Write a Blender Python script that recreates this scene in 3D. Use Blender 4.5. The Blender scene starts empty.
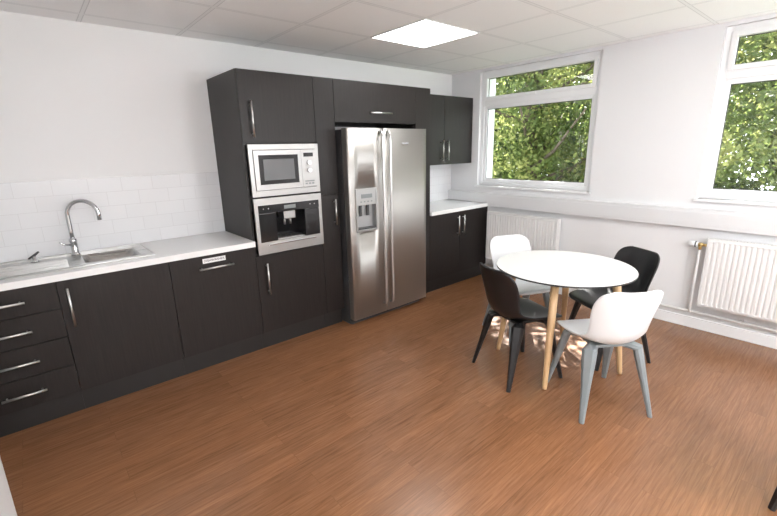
import bpy, bmesh, math, random
import numpy as np
from mathutils import Vector, Matrix
random.seed(3); np.random.seed(3)
SC=bpy.context.scene
COL=SC.collection
SC.view_settings.view_transform='Standard'

# ------------------------------------------------------------ materials
def newmat(name):
    m=bpy.data.materials.new(name); m.use_nodes=True
    nt=m.node_tree; return m,nt,nt.nodes["Principled BSDF"]
def N(nt,t,**k):
    n=nt.nodes.new(t)
    for a,b in k.items(): setattr(n,a,b)
    return n
def plain(name,col,rough=.5,metal=0,noise=0,scale=20,coat=0,spec=.5):
    m,nt,b=newmat(name)
    b.inputs["Roughness"].default_value=rough; b.inputs["Metallic"].default_value=metal
    b.inputs["Coat Weight"].default_value=coat; b.inputs["Specular IOR Level"].default_value=spec
    tc=N(nt,"ShaderNodeTexCoord"); nz=N(nt,"ShaderNodeTexNoise"); nz.inputs["Scale"].default_value=scale
    nt.links.new(tc.outputs["Object"],nz.inputs["Vector"])
    r=N(nt,"ShaderNodeMapRange"); r.inputs["To Min"].default_value=1-noise; r.inputs["To Max"].default_value=1+noise
    nt.links.new(nz.outputs["Fac"],r.inputs["Value"])
    v=N(nt,"ShaderNodeVectorMath",operation="SCALE"); v.inputs[0].default_value=col[:3]
    nt.links.new(r.outputs[0],v.inputs["Scale"]); nt.links.new(v.outputs[0],b.inputs["Base Color"])
    return m
def bump(nt,b,src,strength,dist=.001):
    bp=N(nt,"ShaderNodeBump"); bp.inputs["Strength"].default_value=strength; bp.inputs["Distance"].default_value=dist
    nt.links.new(src,bp.inputs["Height"]); nt.links.new(bp.outputs[0],b.inputs["Normal"])
def mapping(nt,scale=(1,1,1),rot=(0,0,0),loc=(0,0,0)):
    tc=N(nt,"ShaderNodeTexCoord"); mp=N(nt,"ShaderNodeMapping")
    mp.inputs["Scale"].default_value=scale; mp.inputs["Rotation"].default_value=rot; mp.inputs["Location"].default_value=loc
    nt.links.new(tc.outputs["Object"],mp.inputs["Vector"]); return mp.outputs[0]

M={}
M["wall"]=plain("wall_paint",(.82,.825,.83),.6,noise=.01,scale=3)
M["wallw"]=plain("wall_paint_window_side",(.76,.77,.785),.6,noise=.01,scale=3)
M["upvc"]=plain("white_upvc",(.82,.835,.85),.3,noise=.005)
M["trunk"]=plain("trunking_plastic",(.68,.69,.705),.35,noise=.005)
M["rad"]=plain("radiator_enamel",(.74,.745,.74),.35,noise=.005)
M["work"]=plain("white_worktop",(.85,.855,.855),.25,noise=.01,scale=60)
M["whiteplastic"]=plain("white_plastic",(.74,.755,.765),.35,noise=.005)
M["blackplastic"]=plain("black_plastic",(.010,.010,.011),.38,noise=.05)
M["greyplastic"]=plain("grey_plastic",(.20,.225,.235),.45,noise=.02)
M["black"]=plain("black_gloss",(.008,.008,.009),.12,noise=.02)
M["rubber"]=plain("black_rubber",(.02,.02,.02),.6,noise=.05)
M["chrome"]=plain("chrome",(.66,.67,.68),.14,1,noise=.01)
M["dgrey"]=plain("dark_grey_enamel",(.05,.05,.052),.4,noise=.03)
M["brass"]=plain("brass",(.6,.45,.2),.3,1,noise=.03)
M["label"]=plain("label_white",(.8,.8,.8),.5)
M["ink"]=plain("ink_black",(.01,.01,.012),.6)
M["edge"]=plain("table_edge_black",(.02,.02,.02),.4)
M["pipe"]=plain("painted_pipe",(.70,.70,.69),.35)
M["lcd"]=plain("display_grey",(.18,.2,.2),.3)
M["interior"]=plain("appliance_interior",(.34,.345,.35),.35)
M["window_grey"]=plain("oven_window",(.13,.135,.14),.2)

def steel(name,col,rough,axis=2):
    m,nt,b=newmat(name); b.inputs["Metallic"].default_value=1
    sc=[260,260,260]; sc[axis]=3
    v=mapping(nt,tuple(sc)); nz=N(nt,"ShaderNodeTexNoise"); nz.inputs["Scale"].default_value=1; nz.inputs["Detail"].default_value=3
    nt.links.new(v,nz.inputs["Vector"])
    r=N(nt,"ShaderNodeMapRange"); r.inputs["To Min"].default_value=rough-.05; r.inputs["To Max"].default_value=rough+.08
    nt.links.new(nz.outputs["Fac"],r.inputs["Value"]); nt.links.new(r.outputs[0],b.inputs["Roughness"])
    cr=N(nt,"ShaderNodeMapRange"); cr.inputs["To Min"].default_value=.93; cr.inputs["To Max"].default_value=1.05
    nt.links.new(nz.outputs["Fac"],cr.inputs["Value"])
    s=N(nt,"ShaderNodeVectorMath",operation="SCALE"); s.inputs[0].default_value=col
    nt.links.new(cr.outputs[0],s.inputs["Scale"]); nt.links.new(s.outputs[0],b.inputs["Base Color"])
    return m
M["steel"]=steel("brushed_steel",(.42,.415,.405),.38,0)
M["steelv"]=steel("brushed_steel_fridge",(.485,.472,.452),.46,2)
M["handle"]=steel("satin_handle_steel",(.66,.66,.65),.28,2)
M["sink"]=steel("sink_steel",(.50,.50,.49),.27,0)

def darkwood():
    m,nt,b=newmat("black_brown_woodgrain")
    v=mapping(nt,(50,50,2.0)); nz=N(nt,"ShaderNodeTexNoise"); nz.inputs["Scale"].default_value=2.2; nz.inputs["Detail"].default_value=6; nz.inputs["Distortion"].default_value=.6
    nt.links.new(v,nz.inputs["Vector"])
    cr=N(nt,"ShaderNodeValToRGB"); e=cr.color_ramp.elements
    e[0].position=.3; e[0].color=(.0095,.0073,.0068,1); e[1].position=.75; e[1].color=(.0185,.0144,.0132,1)
    nt.links.new(nz.outputs["Fac"],cr.inputs[0]); nt.links.new(cr.outputs[0],b.inputs["Base Color"])
    b.inputs["Roughness"].default_value=.40; b.inputs["Specular IOR Level"].default_value=.34
    bump(nt,b,nz.outputs["Fac"],.14,.0005); return m
M["dark"]=darkwood()
M["plinth"]=plain("plinth_dark",(.011,.009,.0085),.5,noise=.1)

def beech():
    m,nt,b=newmat("beech_wood")
    v=mapping(nt,(30,30,2)); nz=N(nt,"ShaderNodeTexNoise"); nz.inputs["Scale"].default_value=2; nz.inputs["Detail"].default_value=4
    nt.links.new(v,nz.inputs["Vector"]); cr=N(nt,"ShaderNodeValToRGB"); e=cr.color_ramp.elements
    e[0].color=(.50,.31,.15,1); e[1].color=(.68,.47,.27,1)
    nt.links.new(nz.outputs["Fac"],cr.inputs[0]); nt.links.new(cr.outputs[0],b.inputs["Base Color"]); b.inputs["Roughness"].default_value=.4
    return m
M["beech"]=beech()

def floormat():
    m,nt,b=newmat("laminate_planks")
    tc=N(nt,"ShaderNodeTexCoord")
    br=N(nt,"ShaderNodeTexBrick"); br.offset=.37; br.squash=1
    br.inputs["Scale"].default_value=1; br.inputs["Brick Width"].default_value=1.1; br.inputs["Row Height"].default_value=.095
    br.inputs["Mortar Size"].default_value=.0010; br.inputs["Mortar Smooth"].default_value=.3
    br.inputs["Color1"].default_value=(0,0,0,1); br.inputs["Color2"].default_value=(1,1,1,1); br.inputs["Mortar"].default_value=(.3,.3,.3,1)
    nt.links.new(tc.outputs["Object"],br.inputs["Vector"])
    sc=N(nt,"ShaderNodeVectorMath",operation="SCALE"); sc.inputs["Scale"].default_value=7
    nt.links.new(br.outputs["Color"],sc.inputs[0])
    ad=N(nt,"ShaderNodeVectorMath",operation="ADD"); nt.links.new(tc.outputs["Object"],ad.inputs[0]); nt.links.new(sc.outputs[0],ad.inputs[1])
    mp=N(nt,"ShaderNodeMapping"); mp.inputs["Scale"].default_value=(3.4,72,1); nt.links.new(ad.outputs[0],mp.inputs["Vector"])
    nz=N(nt,"ShaderNodeTexNoise"); nz.inputs["Scale"].default_value=1.5; nz.inputs["Detail"].default_value=8; nz.inputs["Roughness"].default_value=.6; nz.inputs["Distortion"].default_value=.7
    nt.links.new(mp.outputs[0],nz.inputs["Vector"])
    cr=N(nt,"ShaderNodeValToRGB"); e=cr.color_ramp.elements
    e[0].position=.22; e[0].color=(.135,.056,.024,1); e[1].position=.80; e[1].color=(.290,.143,.070,1)
    x=e.new(.5); x.color=(.212,.096,.0435,1)
    nt.links.new(nz.outputs["Fac"],cr.inputs[0])
    mr=N(nt,"ShaderNodeMapRange"); mr.inputs["To Min"].default_value=.91; mr.inputs["To Max"].default_value=1.09
    nt.links.new(br.outputs["Color"],mr.inputs["Value"])
    mo=N(nt,"ShaderNodeMapRange"); mo.inputs["To Min"].default_value=1; mo.inputs["To Max"].default_value=.75
    nt.links.new(br.outputs["Fac"],mo.inputs["Value"])
    mu=N(nt,"ShaderNodeMath",operation="MULTIPLY"); nt.links.new(mr.outputs[0],mu.inputs[0]); nt.links.new(mo.outputs[0],mu.inputs[1])
    s2=N(nt,"ShaderNodeVectorMath",operation="SCALE"); nt.links.new(cr.outputs[0],s2.inputs[0]); nt.links.new(mu.outputs[0],s2.inputs["Scale"])
    nt.links.new(s2.outputs[0],b.inputs["Base Color"])
    b.inputs["Roughness"].default_value=.27; b.inputs["Specular IOR Level"].default_value=.55
    bump(nt,b,nz.outputs["Fac"],.03,.0006)
    return m
M["floor"]=floormat()

def tilemat():
    m,nt,b=newmat("white_brick_tiles")
    tc=N(nt,"ShaderNodeTexCoord"); sx=N(nt,"ShaderNodeSeparateXYZ"); cx=N(nt,"ShaderNodeCombineXYZ")
    nt.links.new(tc.outputs["Object"],sx.inputs[0]); nt.links.new(sx.outputs["X"],cx.inputs["X"])
    sb=N(nt,"ShaderNodeMath",operation="SUBTRACT"); sb.inputs[1].default_value=.91; nt.links.new(sx.outputs["Z"],sb.inputs[0]); nt.links.new(sb.outputs[0],cx.inputs["Y"])
    br=N(nt,"ShaderNodeTexBrick"); br.inputs["Scale"].default_value=1; br.inputs["Brick Width"].default_value=.2; br.inputs["Row Height"].default_value=.1
    br.inputs["Mortar Size"].default_value=.0016; br.inputs["Mortar Smooth"].default_value=.6
    br.inputs["Color1"].default_value=(.80,.81,.825,1); br.inputs["Color2"].default_value=(.78,.79,.805,1); br.inputs["Mortar"].default_value=(.66,.66,.67,1)
    nt.links.new(cx.outputs[0],br.inputs["Vector"]); nt.links.new(br.outputs["Color"],b.inputs["Base Color"])
    b.inputs["Roughness"].default_value=.12
    iv=N(nt,"ShaderNodeMath",operation="SUBTRACT"); iv.inputs[0].default_value=1; nt.links.new(br.outputs["Fac"],iv.inputs[1]); bump(nt,b,iv.outputs[0],.2,.0015)
    return m
M["tile"]=tilemat()

def ceilmat():
    m,nt,b=newmat("suspended_ceiling_tiles")
    tc=N(nt,"ShaderNodeTexCoord"); sx=N(nt,"ShaderNodeSeparateXYZ"); nt.links.new(tc.outputs["Object"],sx.inputs[0])
    outs=[]
    for ax,off in (("X",1.03),("Y",-.8)):
        a=N(nt,"ShaderNodeMath",operation="SUBTRACT"); a.inputs[1].default_value=off-.3-6; nt.links.new(sx.outputs[ax],a.inputs[0])
        w=N(nt,"ShaderNodeMath",operation="MODULO"); w.inputs[1].default_value=.6; nt.links.new(a.outputs[0],w.inputs[0])
        c=N(nt,"ShaderNodeMath",operation="SUBTRACT"); c.inputs[1].default_value=.3; nt.links.new(w.outputs[0],c.inputs[0])
        d=N(nt,"ShaderNodeMath",operation="ABSOLUTE"); nt.links.new(c.outputs[0],d.inputs[0]); outs.append(d)
    mn=N(nt,"ShaderNodeMath",operation="MINIMUM"); nt.links.new(outs[0].outputs[0],mn.inputs[0]); nt.links.new(outs[1].outputs[0],mn.inputs[1])
    cr=N(nt,"ShaderNodeValToRGB"); cr.color_ramp.interpolation='LINEAR'; e=cr.color_ramp.elements
    ml=N(nt,"ShaderNodeMath",operation="MULTIPLY"); ml.inputs[1].default_value=20; nt.links.new(mn.outputs[0],ml.inputs[0]); nt.links.new(ml.outputs[0],cr.inputs[0])
    e[0].position=0; e[0].color=(.85,.86,.87,1); e[1].position=.30; e[1].color=(.90,.905,.915,1)
    x=e.new(.18); x.color=(.85,.86,.87,1); x=e.new(.20); x.color=(.64,.645,.66,1); x=e.new(.27); x.color=(.68,.685,.70,1)
    nz=N(nt,"ShaderNodeTexNoise"); nz.inputs["Scale"].default_value=90; nz.inputs["Detail"].default_value=3; nt.links.new(tc.outputs["Object"],nz.inputs["Vector"])
    r=N(nt,"ShaderNodeMapRange"); r.inputs["To Min"].default_value=.97; r.inputs["To Max"].default_value=1.02; nt.links.new(nz.outputs["Fac"],r.inputs["Value"])
    s=N(nt,"ShaderNodeVectorMath",operation="SCALE"); nt.links.new(cr.outputs[0],s.inputs[0]); nt.links.new(r.outputs[0],s.inputs["Scale"])
    nt.links.new(s.outputs[0],b.inputs["Base Color"]); b.inputs["Roughness"].default_value=.8
    return m
M["ceil"]=ceilmat()

def glassmat():
    m,nt,b=newmat("window_glass"); nt.nodes.remove(b)
    o=nt.nodes["Material Output"]; t=N(nt,"ShaderNodeBsdfTransparent"); t.inputs[0].default_value=(.96,.97,.97,1)
    g=N(nt,"ShaderNodeBsdfGlossy"); g.inputs["Roughness"].default_value=.02
    mx=N(nt,"ShaderNodeMixShader"); mx.inputs[0].default_value=.04
    nt.links.new(t.outputs[0],mx.inputs[1]); nt.links.new(g.outputs[0],mx.inputs[2]); nt.links.new(mx.outputs[0],o.inputs[0]); return m
M["glass"]=glassmat()
def emit(name,col,s):
    m,nt,b=newmat(name); b.inputs["Base Color"].default_value=(.9,.9,.9,1)
    b.inputs["Emission Color"].default_value=(*col,1); b.inputs["Emission Strength"].default_value=s; return m
M["panel"]=emit("light_diffuser",(1,.99,.97),10.5)
def leafmat():
    m,nt,b=newmat("leaves")
    tc=N(nt,"ShaderNodeTexCoord"); nz=N(nt,"ShaderNodeTexNoise"); nz.inputs["Scale"].default_value=1.4; nz.inputs["Detail"].default_value=6; nz.inputs["Roughness"].default_value=.62
    nt.links.new(tc.outputs["Object"],nz.inputs["Vector"])
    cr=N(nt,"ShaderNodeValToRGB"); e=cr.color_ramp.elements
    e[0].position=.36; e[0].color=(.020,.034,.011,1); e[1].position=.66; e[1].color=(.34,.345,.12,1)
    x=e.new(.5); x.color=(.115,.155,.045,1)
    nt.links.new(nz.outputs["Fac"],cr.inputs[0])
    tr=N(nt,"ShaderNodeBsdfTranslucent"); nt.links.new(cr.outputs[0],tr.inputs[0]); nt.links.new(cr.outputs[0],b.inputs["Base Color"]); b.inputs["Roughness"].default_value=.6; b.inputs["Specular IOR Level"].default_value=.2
    mx=N(nt,"ShaderNodeMixShader"); mx.inputs[0].default_value=.5
    nt.links.new(b.outputs[0],mx.inputs[1]); nt.links.new(tr.outputs[0],mx.inputs[2]); nt.links.new(mx.outputs[0],nt.nodes["Material Output"].inputs[0]); return m
M["leaf"]=leafmat()
M["bark"]=plain("bark",(.08,.06,.04),.9,noise=.4,scale=15)
M["grass"]=plain("grass",(.08,.13,.03),.9,noise=.4,scale=12)

# ------------------------------------------------------------ mesh helpers
def bx(bm,x0,x1,y0,y1,z0,z1,bev=0,mi=0):
    g=bmesh.ops.create_cube(bm,size=1)
    vs=g["verts"]
    for v in vs: v.co=Vector((x0+(v.co.x+.5)*(x1-x0),y0+(v.co.y+.5)*(y1-y0),z0+(v.co.z+.5)*(z1-z0)))
    fs=set(f for v in vs for f in v.link_faces)
    for f in fs: f.material_index=mi
    if bev>0:
        es=list(set(e for v in vs for e in v.link_edges))
        bmesh.ops.bevel(bm,geom=es,offset=bev,segments=2,profile=.6,affect='EDGES',clamp_overlap=True)
def prism(bm,poly,z0,z1):
    lo=[bm.verts.new((x,y,z0)) for x,y in poly]; hi=[bm.verts.new((x,y,z1)) for x,y in poly]; n=len(poly)
    bm.faces.new(lo[::-1]); bm.faces.new(hi)
    for k in range(n): bm.faces.new((lo[k],lo[(k+1)%n],hi[(k+1)%n],hi[k]))
def tube(bm,pts,radii,seg=14,cap=True,mi=0):
    pts=[Vector(p) for p in pts]
    if not hasattr(radii,"__len__"): radii=[radii]*len(pts)
    ref=None; rings=[]
    for i,p in enumerate(pts):
        t=(pts[min(i+1,len(pts)-1)]-pts[max(i-1,0)]).normalized()
        if ref is None: ref=Vector((0,0,1)) if abs(t.z)<.9 else Vector((1,0,0))
        a=(ref-t*ref.dot(t)).normalized(); ref=a; b=t.cross(a)
        rings.append([bm.verts.new(p+(a*math.cos(2*math.pi*k/seg)+b*math.sin(2*math.pi*k/seg))*radii[i]) for k in range(seg)])
    for i in range(len(rings)-1):
        for k in range(seg):
            f=bm.faces.new((rings[i][k],rings[i][(k+1)%seg],rings[i+1][(k+1)%seg],rings[i+1][k])); f.smooth=True; f.material_index=mi
    if cap:
        f=bm.faces.new(rings[0][::-1]); f.material_index=mi
        f=bm.faces.new(rings[-1]); f.material_index=mi
def cyl(bm,c,r,h,axis='z',seg=32,mi=0):
    c=Vector(c); d={'x':Vector((1,0,0)),'y':Vector((0,1,0)),'z':Vector((0,0,1))}[axis]
    tube(bm,[c,c+d*h],r,seg,mi=mi)
def lathe(bm,c,prof,seg=40,mi=0):
    rings=[]
    for r,z in prof: rings.append([bm.verts.new((c[0]+r*math.cos(2*math.pi*k/seg),c[1]+r*math.sin(2*math.pi*k/seg),c[2]+z)) for k in range(seg)])
    for i in range(len(rings)-1):
        for k in range(seg):
            f=bm.faces.new((rings[i][k],rings[i][(k+1)%seg],rings[i+1][(k+1)%seg],rings[i+1][k])); f.smooth=True; f.material_index=mi
    bm.faces.new(rings[0][::-1]).material_index=mi; bm.faces.new(rings[-1]).material_index=mi
def finish(name,bm,mats,parent=None,origin=(0,0,0),label=None):
    bmesh.ops.recalc_face_normals(bm,faces=bm.faces)
    o=Vector(origin)
    if parent is not None:
        p=parent
        while p is not None: o+=Vector(p.location); p=p.parent
    bmesh.ops.translate(bm,vec=-o,verts=bm.verts)
    me=bpy.data.meshes.new(name); bm.to_mesh(me); bm.free()
    for m in (mats if isinstance(mats,(list,tuple)) else [mats]): me.materials.append(m)
    ob=bpy.data.objects.new(name,me); COL.objects.link(ob)
    if parent is not None: ob.parent=parent
    else: ob.location=origin
    if label: ob["label"]=label
    return ob
def thing(name,label,cat,loc):
    e=bpy.data.objects.new(name,None); e.empty_display_size=.1; e.location=loc; COL.objects.link(e)
    e["label"]=label; e["category"]=cat; return e
def boxpart(name,parent,mat,x0,x1,y0,y1,z0,z1,bev=.0015,label=None):
    bm=bmesh.new(); bx(bm,x0,x1,y0,y1,z0,z1,bev); return finish(name,bm,mat,parent,label=label)
def struct(name,bm,mat):
    o=finish(name,bm,mat); o["kind"]="structure"; return o

XW=2.933; HC=2.412; XL=-1.51; YF=-5.6
# ------------------------------------------------------------ room
bm=bmesh.new(); bx(bm,XL-.4,XW+.3,YF-.1,.1,-.1,0); struct("floor",bm,M["floor"])
bm=bmesh.new(); bx(bm,XL-.4,XW+.3,YF-.1,.1,HC,HC+.1); struct("ceiling",bm,M["ceil"])
bm=bmesh.new(); bx(bm,XL-.4,XW+.3,0,.1,0,HC); struct("wall_back",bm,M["wall"])
bm=bmesh.new(); prism(bm,[(XL-.4,0),(XL-.4,YF),(XL,YF),(XL,-1.45),(-1.605,-.72),(-1.73,-.72),(-1.73,0)],0,HC); struct("wall_left",bm,M["wall"])
bm=bmesh.new(); bx(bm,XL-.4,XW+.3,YF-.1,YF,0,HC); struct("wall_front",bm,M["wall"])
WIN=[(-1.775,-.425),(-4.02,-2.66)]
Z0,Z1=1.11,2.385
bm=bmesh.new()
T=.3
bx(bm,XW,XW+T,YF,0,0,Z0); bx(bm,XW,XW+T,YF,0,Z1,HC)
ys=[0,WIN[0][1],WIN[0][0],WIN[1][1],WIN[1][0],YF]
for i in (0,2,4): bx(bm,XW,XW+T,ys[i+1],ys[i],Z0,Z1)
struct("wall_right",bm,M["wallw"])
bm=bmesh.new(); bx(bm,XW-.016,XW,YF,-.62,0,.095,.003); struct("baseboard_right",bm,M["upvc"])
bm=bmesh.new()
bx(bm,XW-.055,XW,YF,-.63,.875,1.03,.004); bx(bm,XW-.055,XW,-.63,-.01,.915,1.03,.003)
bx(bm,XW-.059,XW-.05,YF,-.63,.900,1.005,.002)
struct("trim_1",bm,M["trunk"])
bm=bmesh.new(); bx(bm,-1.73,-.001,-.008,0,.912,1.41); struct("trim_2",bm,M["tile"])
bm=bmesh.new(); bx(bm,1.93,XW-.001,-.008,0,.912,1.37); struct("trim_3",bm,M["tile"])

def window(n,y0,y1):
    xo=XW+.035
    fd=.06; fw=.042
    bm=bmesh.new()
    def ring(a0,a1,b0,b1,w,x0,x1,bev=.004):
        bx(bm,x0,x1,a0,a0+w,b0,b1,bev); bx(bm,x0,x1,a1-w,a1,b0,b1,bev)
        bx(bm,x0,x1,a0+w,a1-w,b0,b0+w,bev); bx(bm,x0,x1,a0+w,a1-w,b1-w,b1,bev)
    ring(y0,y1,Z0,Z1,fw,xo,xo+fd)
    zt=2.045
    bx(bm,xo,xo+fd,y0+fw,y1-fw,zt-.03,zt+.03,.003)
    ring(y0+fw,y1-fw,zt+.03,Z1-fw,.036,xo-.014,xo+fd-.01)
    ring(y0+fw,y1-fw,Z0+fw,zt-.03,.036,xo+.014,xo+fd-.01)
    bx(bm,XW-.03,xo,y0-.02,y1+.02,Z0-.022,Z0,.003)
    f=struct("window_%d"%n,bm,M["upvc"])
    bm=bmesh.new()
    bx(bm,xo+.03,xo+.036,y0+fw+.02,y1-fw-.02,zt+.045,Z1-fw-.02)
    bx(bm,xo+.03,xo+.036,y0+fw+.02,y1-fw-.02,Z0+fw+.02,zt-.045)
    finish("glass",bm,M["glass"],f)
    bm=bmesh.new()
    for b0,b1 in ((zt+.066,Z1-fw-.036),(Z0+fw+.036,zt-.066)):
        a0,a1=y0+fw+.036,y1-fw-.036
        g=.006
        for q in ((a0,a0+g,b0,b1),(a1-g,a1,b0,b1),(a0,a1,b0,b0+g),(a0,a1,b1-g,b1)): bx(bm,xo+.024,xo+.029,*q)
    finish("gasket",bm,M["dgrey"],f)
    bm=bmesh.new(); ym=(y0+y1)/2
    bx(bm,xo-.028,xo-.014,ym-.014,ym+.014,zt+.034,zt+.060,.003); bx(bm,xo-.042,xo-.028,ym-.012,ym+.10,zt+.038,zt+.056,.004)
    finish("handle",bm,M["upvc"],f)
for i,(a,b) in enumerate(WIN): window(i+1,a,b)

# ------------------------------------------------------------ lights in the ceiling
def ceil_light(x,y):
    t=thing("ceiling_light","square recessed panel light glowing in the tiled ceiling","ceiling light",(x,y,HC))
    w=.3
    bm=bmesh.new()
    for a in ((-w,w,-w,-w+.012),(-w,w,w-.012,w),(-w,-w+.012,-w+.012,w-.012),(w-.012,w,-w+.012,w-.012)):
        bx(bm,x+a[0],x+a[1],y+a[2],y+a[3],HC-.006,HC-.0005,.001)
    finish("frame",bm,M["upvc"],t)
    boxpart("diffuser",t,M["panel"],x-w+.012,x+w-.012,y-w+.012,y+w-.012,HC-.004,HC-.001,0)
    t["group"]="square panel lights in the ceiling"
for p in ((1.33,-1.1),(1.33,-3.5),(-.47,-3.5),(-.47,-4.9),(1.33,-4.9)): ceil_light(*p)  # only the first panel is in view; the others are added for fill light

# ------------------------------------------------------------ kitchen
YB=-.58; YD=-.6
def handle(parent,cx,cz,yf,length,vert=True):
    bm=bmesh.new(); r=.0068; off=.032; h=length/2
    if vert:
        tube(bm,[(cx,yf-off,cz-h),(cx,yf-off,cz+h)],r,12)
        for s in (-1,1): tube(bm,[(cx,yf-.0002,cz+s*(h-.022)),(cx,yf-off,cz+s*(h-.022))],.0045,10)
    else:
        tube(bm,[(cx-h,yf-off,cz),(cx+h,yf-off,cz)],r,12)
        for s in (-1,1): tube(bm,[(cx+s*(h-.022),yf-.0002,cz),(cx+s*(h-.022),yf-off,cz)],.0045,10)
    return finish("handle",bm,M["handle"],parent,label="slim satin steel bar handle")
def door(parent,x0,x1,z0,z1,yf=YD,name="door"):
    g=.0016
    return boxpart(name,parent,M["dark"],x0+g,x1-g,yf,yf+.018,z0+g,z1-g,.0012)
def body(parent,x0,x1,z0,z1,yb=YB,shelves=(),top=True,bottom=True,y1=-.003):
    bm=bmesh.new(); t=.018; e=.0006
    bx(bm,x0+e,x0+t,yb,y1,z0,z1); bx(bm,x1-t,x1-e,yb,y1,z0,z1)
    bx(bm,x0+t,x1-t,y1-.008,y1,z0,z1)
    if bottom: bx(bm,x0+t,x1-t,yb,y1-.008,z0,z0+t)
    if top: bx(bm,x0+t,x1-t,yb,y1-.008,z1-t,z1)
    for s in shelves: bx(bm,x0+t,x1-t,yb,y1-.008,s-t/2,s+t/2)
    return finish("body",bm,M["dark"],parent)
def plinth(parent,x0,x1): return boxpart("plinth",parent,M["plinth"],x0,x1,-.55,-.534,0,.149,.001)

c=thing("drawer_cabinet","black-brown base cabinet with four drawers under the white worktop","kitchen cabinet",(-1.46,-.3,0))
body(c,-1.72,-1.2,.15,.868,top=False); plinth(c,-1.72,-1.2)
for z0,z1 in ((.15,.335),(.335,.52),(.52,.70),(.70,.868)):
    d=door(c,-1.72,-1.2,z0,z1,name="drawer"); handle(d,-1.45,(z0+z1)/2+.0,YD,.20,False)
c=thing("base_cabinet","black-brown base cabinet with one door beneath the steel sink","kitchen cabinet",(-.9,-.3,0))
body(c,-1.2,-.6,.15,.868,top=False); plinth(c,-1.2,-.6)
d=door(c,-1.2,-.6,.15,.868); handle(d,-1.155,.70,YD,.24)
c=thing("dishwasher","integrated dishwasher behind a black-brown panel with a paper label","dishwasher",(-.3,-.3,0))
boxpart("body",c,M["dgrey"],-.595,-.005,YB,-.02,.152,.862,.003); plinth(c,-.6,0)
d=door(c,-.6,0,.15,.868,name="door_panel"); handle(d,-.30,.775,YD,.24,False)
lb=boxpart("paper_label",d,M["label"],-.385,-.225,YD-.0012,YD-.0002,.808,.842,0,label="white paper label reading DISHWASHER")
def text_mesh(body_,size,loc,parent,mat,name="lettering"):
    cu=bpy.data.curves.new("t","FONT"); cu.body=body_; cu.size=size; cu.align_x='CENTER'; cu.align_y='CENTER'; cu.extrude=.0002
    o=bpy.data.objects.new("t",cu); COL.objects.link(o); bpy.context.view_layer.update()
    me=bpy.data.meshes.new_from_object(o.evaluated_get(bpy.context.evaluated_depsgraph_get()))
    bpy.data.objects.remove(o)
    me.transform(Matrix.Rotation(math.radians(90),4,'X'))
    off=Vector(loc); p=parent
    while p is not None: off-=Vector(p.location); p=p.parent
    me.transform(Matrix.Translation(off)); me.materials.clear(); me.materials.append(mat)
    ob=bpy.data.objects.new(name,me); COL.objects.link(ob); ob.parent=parent; return ob
lt=text_mesh("DISHWASHER",.0235,(-.305,YD-.0016,.825),d,M["ink"])

HT=2.121
c=thing("tall_cabinet","tall black-brown appliance housing holding microwave and coffee machine","kitchen cabinet",(.3,-.3,0))
body(c,0,.6,.15,HT,shelves=(.79,1.228,1.622)); plinth(c,.001,.599)
d=door(c,0,.6,1.625,HT); handle(d,.075,1.79,YD,.25)
d=door(c,0,.6,.15,.785); handle(d,.075,.60,YD,.25)
c=thing("tall_cabinet","narrow tall black-brown pull-out cabinet beside the fridge","kitchen cabinet",(.69,-.3,0))
body(c,.6,.789,.15,HT,shelves=(1.2,)); plinth(c,.601,.788)
d=door(c,.6,.789,1.2,HT); d=door(c,.6,.789,.15,1.2); handle(d,.735,1.05,YD,.22)
c=thing("wall_cabinet","black-brown cupboard fixed above the steel fridge","kitchen cabinet",(1.25,-.3,1.785))
body(c,.789,1.714,1.785,HT); d=door(c,.789,1.714,1.785,HT); handle(d,1.27,1.87,YD,.24,False)
c=thing("tall_cabinet","slim tall black-brown end unit between fridge and wall cupboard","kitchen cabinet",(1.815,-.3,0))
body(c,1.714,1.922,.15,HT); plinth(c,1.715,1.921); door(c,1.714,1.922,.15,HT)
c=thing("base_cabinet","black-brown two-door base cabinet under the short white worktop","kitchen cabinet",(2.42,-.3,0))
body(c,1.922,2.925,.15,.868,top=False); plinth(c,1.922,2.925)
d=door(c,1.922,2.41,.15,.868); handle(d,2.365,.71,YD,.22)
d=door(c,2.41,2.925,.15,.868); handle(d,2.455,.71,YD,.22)
c=thing("wall_cabinet","black-brown two-door wall cupboard mounted over the short worktop","kitchen cabinet",(2.42,-.16,1.372))
body(c,1.922,2.925,1.372,HT-.005,yb=-.315,y1=-.01)
d=door(c,1.922,2.43,1.372,HT-.005,yf=-.335); handle(d,2.385,1.53,-.335,.22)
d=door(c,2.43,2.925,1.372,HT-.005,yf=-.335); handle(d,2.475,1.53,-.335,.22)

bm=bmesh.new(); hx0,hx1,hy0,hy1=-1.045,-.715,-.475,-.155
z0,z1=.87,.91
bx(bm,-1.72,hx0,-.625,-.002,z0,z1); bx(bm,hx1,-.001,-.625,-.002,z0,z1)
bx(bm,hx0,hx1,-.625,hy0,z0,z1); bx(bm,hx0,hx1,hy1,-.002,z0,z1)
bmesh.ops.remove_doubles(bm,verts=bm.verts,dist=1e-5)
w=finish("worktop",bm,M["work"],None,(-.86,-.3,.87)); w["label"]="long white laminate worktop with a sink cut-out"; w["category"]="worktop"
bm=bmesh.new(); bx(bm,1.923,XW-.002,-.625,-.002,z0,z1,.002)
w=finish("worktop",bm,M["work"],None,(2.42,-.3,.87)); w["label"]="short white laminate worktop in the corner by the window"; w["category"]="worktop"

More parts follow.
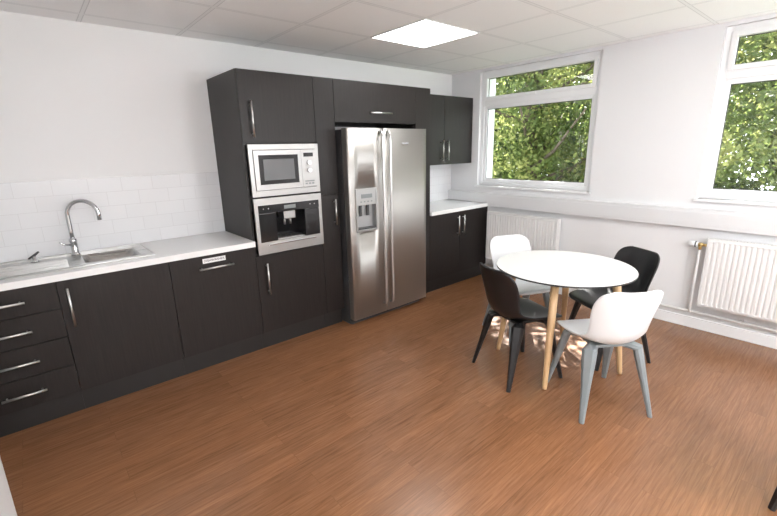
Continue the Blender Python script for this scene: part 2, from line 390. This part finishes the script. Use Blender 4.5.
# sink
s=thing("sink","stainless steel inset sink with ridged drainer set in the white worktop","sink",(-1.13,-.31,.91))
bm=bmesh.new()
sx0,sx1,sy0,sy1=-1.56,-.655,-.535,-.085
zt=.9165
bx(bm,hx1-.012,sx1,sy0,sy1,.9103,zt,.002)
bx(bm,hx0+.012,hx1-.012,sy0,hy0+.012,.9103,zt,.002)
bx(bm,hx0+.012,hx1-.012,hy1-.012,sy1,.9103,zt,.002)
bx(bm,sx0,hx0+.012,sy0,sy1,.9103,zt-.001,.002)
for a in ((sx0,hx0-.01,sy0,sy0+.02),(sx0,hx0-.01,sy1-.02,sy1),(sx0,sx0+.02,sy0,sy1),(sx0,sx1,sy0,sy0+.008),(sx0,sx1,sy1-.008,sy1),(sx1-.008,sx1,sy0,sy1)):
    bx(bm,*a,zt-.002,zt+.003,.0015)
for k in range(9):
    yy=sy0+.05+k*.030
    bx(bm,sx0+.04,hx0-.07,yy-.006,yy+.006,zt-.002,zt+.003,.003)
finish("drainer",bm,M["sink"],s)
bm=bmesh.new()
def rr(x0,x1,y0,y1,r,z,n=6):
    out=[]
    for cx,cy,a0 in ((x1-r,y1-r,0),(x0+r,y1-r,90),(x0+r,y0+r,180),(x1-r,y0+r,270)):
        for k in range(n+1):
            a=math.radians(a0+90*k/n); out.append(bm.verts.new((cx+r*math.cos(a),cy+r*math.sin(a),z)))
    return out
ps=[(hx0+.004,hx1-.004,hy0+.004,hy1-.004,.012,.9155),(hx0+.014,hx1-.014,hy0+.014,hy1-.014,.05,.914),(hx0+.018,hx1-.018,hy0+.018,hy1-.018,.05,.80),(hx0+.04,hx1-.04,hy0+.04,hy1-.04,.05,.765),(hx0+.12,hx1-.12,hy0+.12,hy1-.12,.03,.758)]
rs=[rr(*q) for q in ps]
for a,b in zip(rs[:-1],rs[1:]):
    n=len(a)
    for k in range(n):
        f=bm.faces.new((a[k],a[(k+1)%n],b[(k+1)%n],b[k])); f.smooth=True
bm.faces.new(rs[-1])
finish("bowl",bm,M["sink"],s)
bm=bmesh.new(); lathe(bm,(-.88,-.315,.758),[(.0,.0),(.04,.0),(.04,.004),(.03,.003),(.001,.002)]); finish("drain",bm,M["chrome"],s)
# tap
tx,ty=-1.055,-.135; tz=.9175
t=thing("tap","chrome swan-neck mixer tap standing behind the steel sink","tap",(tx,ty,tz))
bm=bmesh.new(); lathe(bm,(tx,ty,tz),[(.0001,0),(.027,0),(.027,.008),(.021,.014),(.021,.085),(.023,.09),(.023,.105),(.015,.115),(.0001,.116)],28)
finish("base",bm,M["chrome"],t)
bm=bmesh.new()
dirv=Vector((.88,-.47,0)).normalized(); pts=[]; R=.092
for z in (1.02,1.08,1.14,1.18): pts.append((tx,ty,z))
for k in range(1,17):
    a=math.pi*k/16; q=Vector((tx,ty,1.185))+dirv*(R-R*math.cos(a))+Vector((0,0,R*math.sin(a))); pts.append(tuple(q))
q=Vector(pts[-1]); pts.append(tuple(q+Vector((0,0,-.04))))
tube(bm,pts,[.013]*(len(pts)-1)+[.014],16); finish("spout",bm,M["chrome"],t)
bm=bmesh.new(); tube(bm,[(tx,ty,.985),(tx-.045,ty-.03,.995),(tx-.075,ty-.05,1.02)],[.007,.006,.005],10)
finish("lever",bm,M["chrome"],t)
px_,py_=-1.27,-.175
pl=thing("sink_waste_knob","small metal waste control with dark lever on the drainer","sink fitting",(px_,py_,.9165))
bm=bmesh.new(); lathe(bm,(px_,py_,.9165),[(.0001,0),(.024,0),(.024,.008),(.012,.012),(.010,.036),(.0001,.038)],24); finish("base",bm,M["chrome"],pl)
bm=bmesh.new(); tube(bm,[(px_-.03,py_,.940),(px_,py_,.957),(px_+.028,py_,.978)],[.005,.008,.006],10); finish("lever",bm,M["dgrey"],pl)

# microwave
m_=thing("microwave","built-in stainless steel microwave oven with a dark glass door","microwave",(.3,-.6,1.24))
boxpart("body",m_,M["dgrey"],.03,.57,-.578,-.15,1.245,1.605,.002)
bm=bmesh.new(); a0,a1,b0,b1=.022,.60,1.236,1.616
ya,yb_=-.618,-.6015
bx(bm,a0,a0+.03,ya,yb_,b0,b1,.002);bx(bm,a1-.03,a1,ya,yb_,b0,b1,.002);bx(bm,a0+.03,a1-.03,ya,yb_,b0,b0+.045,.002);bx(bm,a0+.03,a1-.03,ya,yb_,b1-.04,b1,.002)
finish("trim_frame",bm,M["steel"],m_)
x0=a0+.033; x1=a1-.033; z0=b0+.048; z1=b1-.043; xc=x1-.125
bm=bmesh.new()
wx0,wx1,wz0,wz1=x0+.035,xc-.03,z0+.04,z1-.035
for q in ((x0,wx0,z0,z1),(wx1,xc-.002,z0,z1),(wx0,wx1,z0,wz0),(wx0,wx1,wz1,z1)): bx(bm,q[0],q[1],-.624,-.602,q[2],q[3],.001)
d=finish("door",bm,M["steel"],m_)
bm=bmesh.new(); bx(bm,wx0,wx1,-.622,-.606,wz0,wz1); g=finish("door_glass",bm,M["black"],d)
bm=bmesh.new(); bx(bm,wx0+.035,wx1-.035,-.6235,-.6222,wz0+.03,wz1-.03,.0004); finish("viewing_window",bm,M["window_grey"],d)
p=boxpart("control_panel",m_,M["steel"],xc+.001,x1,-.623,-.602,z0,z1,.001)
boxpart("display",p,M["black"],xc+.02,x1-.02,-.6245,-.6232,z1-.055,z1-.025,0)
for zz in (z1-.10,z1-.16):
    bm=bmesh.new(); cyl(bm,((xc+x1)/2,-.623,zz),.019,-.018,'y',24); finish("knob",bm,M["chrome"],p)
for k in range(3): boxpart("button",p,M["lcd"],xc+.022+k*.03,xc+.042+k*.03,-.6245,-.6232,z0+.02,z0+.032,0)
boxpart("door_button",p,M["lcd"],xc+.02,x1-.02,-.6245,-.6232,z0+.04,z0+.05,0)

# coffee machine
m_=thing("coffee_machine","built-in steel-framed coffee machine with a black glass front and spout","coffee machine",(.3,-.6,.80))
boxpart("body",m_,M["dgrey"],.03,.57,-.45,-.15,.80,1.215,.002)
b0,b1=.795,1.224
bay=(.050,.572,.888,1.112)
bm=bmesh.new()
for q in ((a0,bay[0],b0,b1),(bay[1],a1,b0,b1),(bay[0],bay[1],b0,bay[2]),(bay[0],bay[1],bay[3],b1)): bx(bm,q[0],q[1],-.62,-.6015,q[2],q[3],.0015)
f=finish("front_panel",bm,M["steel"],m_)
bm=bmesh.new()
bx(bm,bay[0],bay[1],-.475,-.465,bay[2],bay[3]); bx(bm,bay[0]-.004,bay[0],-.6,-.465,bay[2],bay[3]); bx(bm,bay[1],bay[1]+.004,-.6,-.465,bay[2],bay[3])
bx(bm,bay[0],bay[1],-.6,-.465,bay[3],bay[3]+.004); bx(bm,bay[0],bay[1],-.6,-.465,bay[2]-.004,bay[2])
bx(bm,bay[0]+.001,.19,-.619,-.476,bay[2]+.001,bay[3]-.001,.004); bx(bm,.44,bay[1]-.001,-.619,-.476,bay[2]+.001,bay[3]-.001,.004)
finish("dispensing_bay",bm,M["black"],m_)
p=boxpart("control_strip",f,M["black"],.050,.572,-.6222,-.6202,1.112,1.172,0,label="black glossy control display strip")
boxpart("display",p,M["lcd"],.26,.36,-.6236,-.6224,1.130,1.158,0)
for x in (.09,.13,.49,.53): 
    bm=bmesh.new(); cyl(bm,(x,-.6222,1.145),.004,-.003,'y',14); finish("button",bm,M["steel"],p)
bm=bmesh.new(); bx(bm,.265,.365,-.60,-.50,1.045,1.106,.006); 
for x in (.29,.34): tube(bm,[(x,-.55,1.05),(x,-.55,.995)],[.010,.008],12)
finish("spout",bm,M["steel"],m_)
bm=bmesh.new(); bx(bm,.195,.435,-.60,-.48,bay[2]+.001,bay[2]+.010,.001)
for k in range(7): bx(bm,.21+k*.031,.222+k*.031,-.595,-.485,bay[2]+.009,bay[2]+.013)
finish("drip_tray",bm,M["steel"],m_)
boxpart("drawer_lip",m_,M["chrome"],.10,.525,-.630,-.6205,.862,.872,.003)

# fridge
FX0,FX1,FZ=.806,1.732,1.735
f=thing("fridge_freezer","stainless steel side-by-side fridge freezer with a water dispenser","fridge",(1.25,-.35,0))
boxpart("body",f,M["dgrey"],FX0,1.70,-.655,-.04,.0,FZ-.01,.004)
boxpart("base_grille",f,M["dgrey"],FX0+.01,1.69,-.67,-.656,.0,.05,.002)
xs=1.192
yd0,yd1=-.735,-.662
dx0,dx1,dz0,dz1=.880,1.090,.875,1.225
def fdoor(x0,x1,hole=None):
    bm=bmesh.new()
    n=14
    def ybulge(x): 
        u=(x-(FX0+FX1)/2)/((FX1-FX0)/2); return yd0+.005*u*u
    xsx=list(np.linspace(x0,x1,n))
    if hole: xsx=sorted(set(list(np.round(np.concatenate([np.linspace(x0,hole[0],4),np.linspace(hole[0],hole[1],7),np.linspace(hole[1],x1,4)]),5))))
    zs=[.055]+([hole[2],hole[3]] if hole else [])+[FZ]
    def P(x,z,back=False):
        y=yd1 if back else ybulge(x)
        if not back:
            for e in (x0,x1):
                d=abs(x-e)
                if d<1e-6: y+=.010
        return bm.verts.new((x,y,z))
    xx=[xsx[0],xsx[0]+.006]+xsx[1:-1]+[xsx[-1]-.006,xsx[-1]]
    fr=[[P(x,z) for x in xx] for z in zs]; 
    for j in range(len(zs)-1):
        for i in range(len(xx)-1):
            if hole and j==1 and xx[i]>=hole[0]-1e-5 and xx[i+1]<=hole[1]+1e-5: continue
            q=bm.faces.new((fr[j][i],fr[j][i+1],fr[j+1][i+1],fr[j+1][i]))
            q.smooth=True
    bk=[P(x0,zs[0],True),P(x1,zs[0],True),P(x1,zs[-1],True),P(x0,zs[-1],True)]
    bm.faces.new(bk[::-1])
    bm.faces.new([bk[0],bk[1]]+[fr[0][i] for i in range(len(xx)-1,-1,-1)])
    bm.faces.new([bk[3]]+[fr[-1][i] for i in range(len(xx))]+[bk[2]])
    bm.faces.new([bk[0]]+[fr[j][0] for j in range(len(zs))]+[bk[3]])
    bm.faces.new([bk[1],bk[2]]+[fr[j][-1] for j in range(len(zs)-1,-1,-1)])
    if hole:
        yh=-.675
        h=[bm.verts.new((hole[a],yh,hole[b])) for a,b in ((0,2),(1,2),(1,3),(0,3))]
        bm.faces.new(h).material_index=1
        ii=[i for i,x in enumerate(xx) if hole[0]-1e-5<=x<=hole[1]+1e-5]
        for j,(a,b) in ((1,(0,1)),(2,(3,2))):
            q=bm.faces.new([h[a]]+[fr[j][i] for i in ii]+[h[b]]); q.material_index=1
        for i,(a,b) in ((ii[0],(0,3)),(ii[-1],(1,2))):
            q=bm.faces.new([h[a],fr[1][i],fr[2][i],h[b]]); q.material_index=1
    for e in bm.edges:
        if len(e.link_faces)==2 and e.calc_face_angle(0)>math.radians(25): e.smooth=False
    return finish("door",bm,[M["steelv"],M["interior"]],f)
dl=fdoor(FX0,xs-.003,(dx0,dx1,dz0,dz1)); dr=fdoor(xs+.003,FX1)
def fh(par,x):
    bm=bmesh.new(); yy=yd0-.042
    pts=[(x,yd0+.006,.14),(x,yy+.012,.15),(x,yy,.175)]+[(x,yy,z) for z in np.linspace(.22,1.64,8)]+[(x,yy,1.675),(x,yy+.012,1.70),(x,yd0+.006,1.71)]
    tube(bm,pts,.0125,16); return finish("handle",bm,M["handle"],par,label="long vertical brushed steel handle")
fh(dl,xs-.042); fh(dr,xs+.042)
bm=bmesh.new(); yf_=yd0+.004
for q in ((dx0-.012,dx0+.006,dz0-.012,dz1+.012),(dx1-.006,dx1+.012,dz0-.012,dz1+.012),(dx0+.006,dx1-.006,dz1-.006,dz1+.012),(dx0+.006,dx1-.006,dz0-.012,dz0+.006)): bx(bm,q[0],q[1],yf_-.010,yf_+.02,q[2],q[3],.002)
bx(bm,dx0+.006,dx1-.006,yf_-.008,yf_+.004,dz1-.13,dz1-.006,.002)
dd=finish("water_dispenser",bm,M["steel"],dl,label="satin silver water and ice dispenser")
boxpart("display",dd,M["lcd"],dx0+.045,dx1-.045,yf_-.0095,yf_-.0082,dz1-.07,dz1-.035,0)
for k in range(4): boxpart("button",dd,M["lcd"],dx0+.035+k*.038,dx0+.05+k*.038,yf_-.0095,yf_-.0082,dz1-.105,dz1-.095,0)
for x in ((dx0+dx1)/2-.04,(dx0+dx1)/2+.04): boxpart("paddle",dd,M["dgrey"],x-.014,x+.014,-.70,-.69,dz0+.12,dz0+.22,.003)
boxpart("drip_tray",dd,M["dgrey"],dx0+.008,dx1-.008,-.728,-.68,dz0+.001,dz0+.018,.002)
bm=bmesh.new(); bx(bm,xs+.22,xs+.30,yd0-.001,yd0+.0035,1.60,1.615,.0005)
finish("badge",bm,M["chrome"],dr)

# ------------------------------------------------------------ radiators
def radiator(y0,y1,z0,z1,label):
    r=thing("radiator",label,"radiator",(XW-.07,(y0+y1)/2,z0))
    bm=bmesh.new(); xf=XW-.105
    prof=[]; pitch=.0333; n=int((y1-y0-.03)/pitch)
    st=(y1-y0-n*pitch)/2
    prof.append((xf+.008,y0)); prof.append((xf,y0+.008))
    for k in range(n):
        a=y0+st+k*pitch
        prof+= [(xf,a+.004),(xf+.007,a+.010),(xf+.007,a+.016),(xf,a+.022)]
    prof.append((xf,y1-.008)); prof.append((xf+.008,y1))
    zz=[z0,z0+.018,z0+.03,z1-.03,z1-.018,z1]
    rows=[]
    for z in zz:
        flat=z in (zz[0],zz[1],zz[4],zz[5])
        rows.append([bm.verts.new(((xf+(.006 if z in(zz[0],zz[5]) else 0)) if (flat and 0<i<len(prof)-1) else p[0],p[1],z)) for i,p in enumerate(prof)])
    for j in range(len(rows)-1):
        for i in range(len(prof)-1): bm.faces.new((rows[j][i],rows[j][i+1],rows[j+1][i+1],rows[j+1][i]))
    bx(bm,xf+.008,xf+.018,y0,y1,z0,z1)
    finish("front_panel",bm,M["rad"],r)
    bm=bmesh.new(); bx(bm,XW-.045,XW-.033,y0,y1,z0,z1,.003); finish("rear_panel",bm,M["rad"],r)
    bm=bmesh.new()
    bx(bm,xf+.001,XW-.033,y0-.002,y0+.002,z0+.02,z1+.004,.001); bx(bm,xf+.001,XW-.033,y1-.002,y1+.002,z0+.02,z1+.004,.001)
    bx(bm,xf+.002,xf+.012,y0,y1,z1-.004,z1+.004,.001); bx(bm,XW-.043,XW-.033,y0,y1,z1-.004,z1+.004,.001); bx(bm,(xf+XW)/2-.022,(xf+XW)/2-.014,y0,y1,z1-.002,z1+.003)
    k=y0+.02
    while k<y1-.01: bx(bm,xf+.012,XW-.043,k,k+.005,z1-.002,z1+.003); k+=.02
    finish("top_grille",bm,M["rad"],r)
    for yy in (y0+.12,y1-.12): boxpart("bracket",r,M["rad"],XW-.033,XW-.001,yy-.02,yy+.02,z0+.08,z1-.06,0)
    return r
radiator(-1.535,-.665,.235,.815,"white ribbed panel radiator under the window beside the worktop")
r=radiator(-4.1,-2.80,.235,.805,"white ribbed panel radiator with a thermostatic valve under the window")
bm=bmesh.new(); xv=XW-.07; zv=.745
tube(bm,[(xv,-2.798,zv),(xv,-2.765,zv)],.012,14); tube(bm,[(xv,-2.766,zv),(xv,-2.735,zv)],.017,6)
tube(bm,[(xv,-2.75,zv),(xv,-2.75,zv-.04)],.013,6)
v=finish("valve",bm,M["brass"],r)
bm=bmesh.new(); tube(bm,[(xv,-2.735,zv),(xv,-2.72,zv),(xv,-2.715,zv),(xv,-2.675,zv),(xv,-2.668,zv)],[.02,.021,.024,.022,.015],20); finish("valve_head",bm,M["whiteplastic"],v,label="white ribbed thermostatic valve head")
bm=bmesh.new(); tube(bm,[(xv,-2.722,zv),(xv,-2.714,zv)],.0255,20); finish("collar",bm,M["rubber"],v)
bm=bmesh.new(); 
tube(bm,[(xv,-2.75,zv-.04),(xv,-2.75,.30),(xv,-2.75,.19),(xv+.004,-2.75,.165),(xv+.02,-2.75,.152),(XW-.032,-2.75,.15)],.0095,12)
tube(bm,[(XW-.032,YF+.01,.15),(XW-.032,-.64,.15)],.011,12)
for yy in (-.9,-1.7,-2.4,-3.1,-3.9): bx(bm,XW-.045,XW-.0005,yy-.008,yy+.008,.136,.165,.002)
o=finish("heating_pipe",bm,M["pipe"],None,(XW-.03,-2.7,.15)); o["label"]="white painted heating pipe clipped along the wall"; o["category"]="pipe"

# ------------------------------------------------------------ table
TC=(1.53,-2.265)
t=thing("dining_table","round white table with black edge and tapered beech legs","table",(TC[0],TC[1],0))
TR=.455
bm=bmesh.new(); lathe(bm,(TC[0],TC[1],.715),[(.0001,0),(TR-.05,0),(TR-.004,.0105),(TR,.0125),(TR,.0225)],96,mi=1)
lathe(bm,(TC[0],TC[1],.7375),[(.0001,0),(TR,0),(TR-.0015,.0025),(.0001,.0026)],96,mi=0)
for fc in bm.faces: fc.smooth=False
finish("tabletop",bm,[M["work"],M["edge"]],t)
bm=bmesh.new()
LEGA=(21,111,199,291)
for a in LEGA:
    ar=math.radians(a); d=Vector((math.cos(ar),math.sin(ar),0)); c0=Vector((TC[0],TC[1],.69))
    n=Vector((-d.y,d.x,0))
    q=[c0+n*.03,c0-n*.03,c0+d*.34-n*.025,c0+d*.34+n*.025]
    lo=[bm.verts.new(v) for v in q]; hi=[bm.verts.new(v+Vector((0,0,.0245))) for v in q]
    bm.faces.new(lo[::-1]); bm.faces.new(hi)
    for k in range(4): bm.faces.new((lo[k],lo[(k+1)%4],hi[(k+1)%4],hi[k]))
finish("underframe",bm,M["blackplastic"],t)
for a in LEGA:
    ar=math.radians(a); d=Vector((math.cos(ar),math.sin(ar),0)); c0=Vector((TC[0],TC[1],0))
    bm=bmesh.new(); tube(bm,[c0+d*.425,c0+d*.422+Vector((0,0,.02)),c0+d*.365+Vector((0,0,.45)),c0+d*.335+Vector((0,0,.689))],[.014,.0165,.025,.026],20)
    finish("leg",bm,M["beech"],t,label="tapered beech leg")

# ------------------------------------------------------------ chairs
ST=[(.222,.425,.130,0),(.218,.438,.166,0),(.20,.449,.190,.002),(.10,.448,.206,.018),(-.02,.438,.208,.038),(-.11,.440,.198,.056),(-.170,.460,.186,.066),(-.205,.505,.180,.072),(-.225,.57,.184,.076),(-.240,.64,.194,.076),(-.252,.70,.198,.068),(-.261,.75,.190,.054),(-.268,.785,.164,.036),(-.272,.804,.112,.018)]
def chair(label,shell_m,leg_m,loc,ang):
    root=thing("dining_chair",label,"chair",(0,0,0))
    bm=bmesh.new(); P=[Vector((0,s[0],s[1])) for s in ST]; nu=14; rows=[]
    for i,s in enumerate(ST):
        tg=(P[min(i+1,len(P)-1)]-P[max(i-1,0)]).normalized()
        nn=Vector((0,abs(tg.z),abs(tg.y)))
        rows.append([bm.verts.new(P[i]+Vector((s[2]*(-1+2*k/nu),0,0))+nn*s[3]*(abs(-1+2*k/nu)**2.2)) for k in range(nu+1)])
    for i in range(len(rows)-1):
        for k in range(nu):
            q=bm.faces.new((rows[i][k],rows[i][k+1],rows[i+1][k+1],rows[i+1][k])); q.smooth=True
    sh=finish("shell",bm,shell_m,root)
    md=sh.modifiers.new("s","SOLIDIFY"); md.thickness=.016; md.offset=0
    md=sh.modifiers.new("b","SUBSURF"); md.levels=1; md.render_levels=2
    bm=bmesh.new(); bx(bm,-.11,.11,-.11,.12,.406,.428,.010); finish("underframe",bm,leg_m,root)
    for sx in (-1,1):
        for sy in (-1,1):
            foot=Vector((sx*(.205 if sy>0 else .212),.215 if sy>0 else -.225,0))
            top=Vector((sx*.148,.125 if sy>0 else -.13,.405))
            inn=Vector((sx*.085,.07 if sy>0 else -.07,.416))
            path=[inn,top.lerp(inn,.35)+Vector((0,0,.004)),top,top.lerp(foot,.12),top.lerp(foot,.5),foot]
            W=[.055,.066,.080,.076,.050,.028]; TH=[.024,.036,.048,.046,.034,.022]
            bm=bmesh.new(); rg=[]
            out=Vector((sx*.7,sy*.7,0)).normalized()
            for i,p in enumerate(path):
                tg=(path[min(i+1,5)]-path[max(i-1,0)]).normalized()
                if i==5: tg=Vector((0,0,-1))
                sd=tg.cross(out).normalized(); nv=sd.cross(tg).normalized()
                w,h=W[i]/2,TH[i]/2; c=.35
                rg.append([bm.verts.new(p+sd*a*w+nv*b*h) for a,b in ((-1,-c),(-c*1.6,-1),(c*1.6,-1),(1,-c),(1,c),(c*1.6,1),(-c*1.6,1),(-1,c))])
            for a_,b_ in zip(rg[:-1],rg[1:]):
                for k in range(8): bm.faces.new((a_[k],a_[(k+1)%8],b_[(k+1)%8],b_[k]))
            bm.faces.new(rg[0][::-1]); bm.faces.new(rg[-1])
            finish("leg",bm,leg_m,root)
    root.location=(loc[0],loc[1],0); root.rotation_euler=(0,0,math.radians(ang-90)); root["group"]="moulded plastic dining chairs"
    return root
chair("white moulded plastic chair with grey splayed legs at the table",M["whiteplastic"],M["greyplastic"],(1.265,-2.665),55)
chair("black moulded plastic chair with black legs at the table",M["blackplastic"],M["blackplastic"],(1.21,-2.14),-20)
chair("white moulded plastic chair tucked in on the window side",M["whiteplastic"],M["greyplastic"],(1.77,-1.80),-115)
chair("black moulded plastic chair tucked in by the radiator",M["blackplastic"],M["blackplastic"],(1.90,-2.45),152)
chair("black moulded plastic chair standing alone near the radiator wall",M["blackplastic"],M["blackplastic"],(1.205,-3.755),180)

# ------------------------------------------------------------ outside
def leaves(name,parent,n,boxes,size):
    V=[];F=[]
    cnt=0
    vols=[(b[1]-b[0])*(b[3]-b[2])*(b[5]-b[4])*b[6] for b in boxes]; tot=sum(vols)
    for b,vv in zip(boxes,vols):
        k=int(n*vv/tot)
        nc=max(6,k//110)
        cc=np.random.uniform([b[0],b[2],b[4]],[b[1],b[3],b[5]],(nc,3))
        c=cc[np.random.randint(0,nc,k)]+np.clip(np.random.normal(0,.22,(k,3)),-.6,.6)
        c[:,2]=np.maximum(c[:,2],-.9)
        a=np.random.normal(0,1,(k,3)); a/=np.linalg.norm(a,axis=1,keepdims=True)
        r=np.random.normal(0,1,(k,3)); bb=np.cross(a,r); bb/=np.linalg.norm(bb,axis=1,keepdims=True)
        s=np.random.uniform(size*.6,size*1.3,(k,1))
        quad=np.stack([c-a*s,c+bb*s*.5,c+a*s,c-bb*s*.5],1).reshape(-1,3)
        V.append(quad); F+= [tuple(cnt+4*i+j for j in range(4)) for i in range(k)]; cnt+=4*k
    V=np.concatenate(V)-np.array(parent.location)
    me=bpy.data.meshes.new(name); me.from_pydata(V.tolist(),[],F); me.materials.append(M["leaf"])
    o=bpy.data.objects.new(name,me); o["kind"]="stuff"; COL.objects.link(o); o.parent=parent; return o
GZ=-1.2
def tree(x,y,label,boxes,n,size):
    t=thing("tree",label,"tree",(x,y,GZ))
    bm=bmesh.new(); tube(bm,[(x,y,GZ+.001),(x,y,GZ+.4),(x+.05,y,1),(x-.05,y+.1,2.4),(x,y+.1,4.4),(x,y,7)],[.14,.14,.12,.10,.07,.03],12)
    for k in range(22):
        z=random.uniform(.6,4); a=random.uniform(0,6.28); L=random.uniform(.9,2.2)
        ex=max(5.2,min(7.6,x+L*math.cos(a))) if x<8 else max(9.0,x+L*math.cos(a))
        tube(bm,[(x,y,z),((x+ex)/2,y+L*.5*math.sin(a),z+.35),(ex,y+L*math.sin(a),z+.95)],[.04,.028,.010],7)
    finish("trunk",bm,M["bark"],t)
    leaves("foliage",t,n,boxes,size); return t
tree(6.4,.9,"wide leafy green tree in sunlight just outside the windows",[(5.6,7.3,-4.6,3.6,-.3,4.6,1),(5.6,7.3,-.4,4.0,4.8,8,.86)],84000,.05)  # higher leaf box is unseen canopy, added on the sun's path to dapple it
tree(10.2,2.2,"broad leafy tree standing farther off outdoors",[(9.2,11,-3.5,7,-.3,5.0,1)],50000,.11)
bm=bmesh.new(); bx(bm,XW+.3,30,-20,20,GZ-.1,GZ); o=finish("lawn",bm,M["grass"]); o["kind"]="stuff"; o["label"]="green lawn outside the building"; o["category"]="grass"

# ------------------------------------------------------------ light
sun=bpy.data.lights.new("sun","SUN"); sun.energy=75; sun.angle=.006; sun.color=(1,.97,.92)
so=bpy.data.objects.new("sun",sun); COL.objects.link(so); so.location=(8,4,10)
so.rotation_euler=Vector((-1,-.75,-1.3)).to_track_quat('-Z','Y').to_euler()
def fill_light(x,y,z,e,rad):  # unseen point lights added behind the camera to brighten ceiling and walls
    l=bpy.data.lights.new("fill_light","POINT"); l.energy=e; l.shadow_soft_size=rad; l.color=(.99,.99,1)
    o=bpy.data.objects.new("fill_light",l); COL.objects.link(o); o.location=(x,y,z)
fill_light(-.7,-4.7,1.62,94,.18); fill_light(1.3,-4.7,1.62,80,.2)
w=bpy.data.worlds.new("world"); SC.world=w; w.use_nodes=True
bg=w.node_tree.nodes["Background"]; bg.inputs[0].default_value=(.90,.945,1,1); bg.inputs[1].default_value=6.8

# ------------------------------------------------------------ camera
P=[-1.2112,-3.5863,1.5641,.8649,.2591,-.0238,412.66]
yaw,pit,rol=P[3:6]
fw=Vector((math.cos(yaw)*math.cos(pit),math.sin(yaw)*math.cos(pit),-math.sin(pit)))
r=Vector((math.sin(yaw),-math.cos(yaw),0)); u=r.cross(fw)
r2=r*math.cos(rol)+u*math.sin(rol); u2=-r*math.sin(rol)+u*math.cos(rol)
cam=bpy.data.cameras.new("camera"); cam.sensor_width=36; cam.lens=P[6]*36/777; cam.clip_start=.02
co=bpy.data.objects.new("camera",cam); COL.objects.link(co)
mt=Matrix((r2,u2,-fw)).transposed().to_4x4(); mt.translation=Vector(P[:3]); co.matrix_world=mt
SC.camera=co
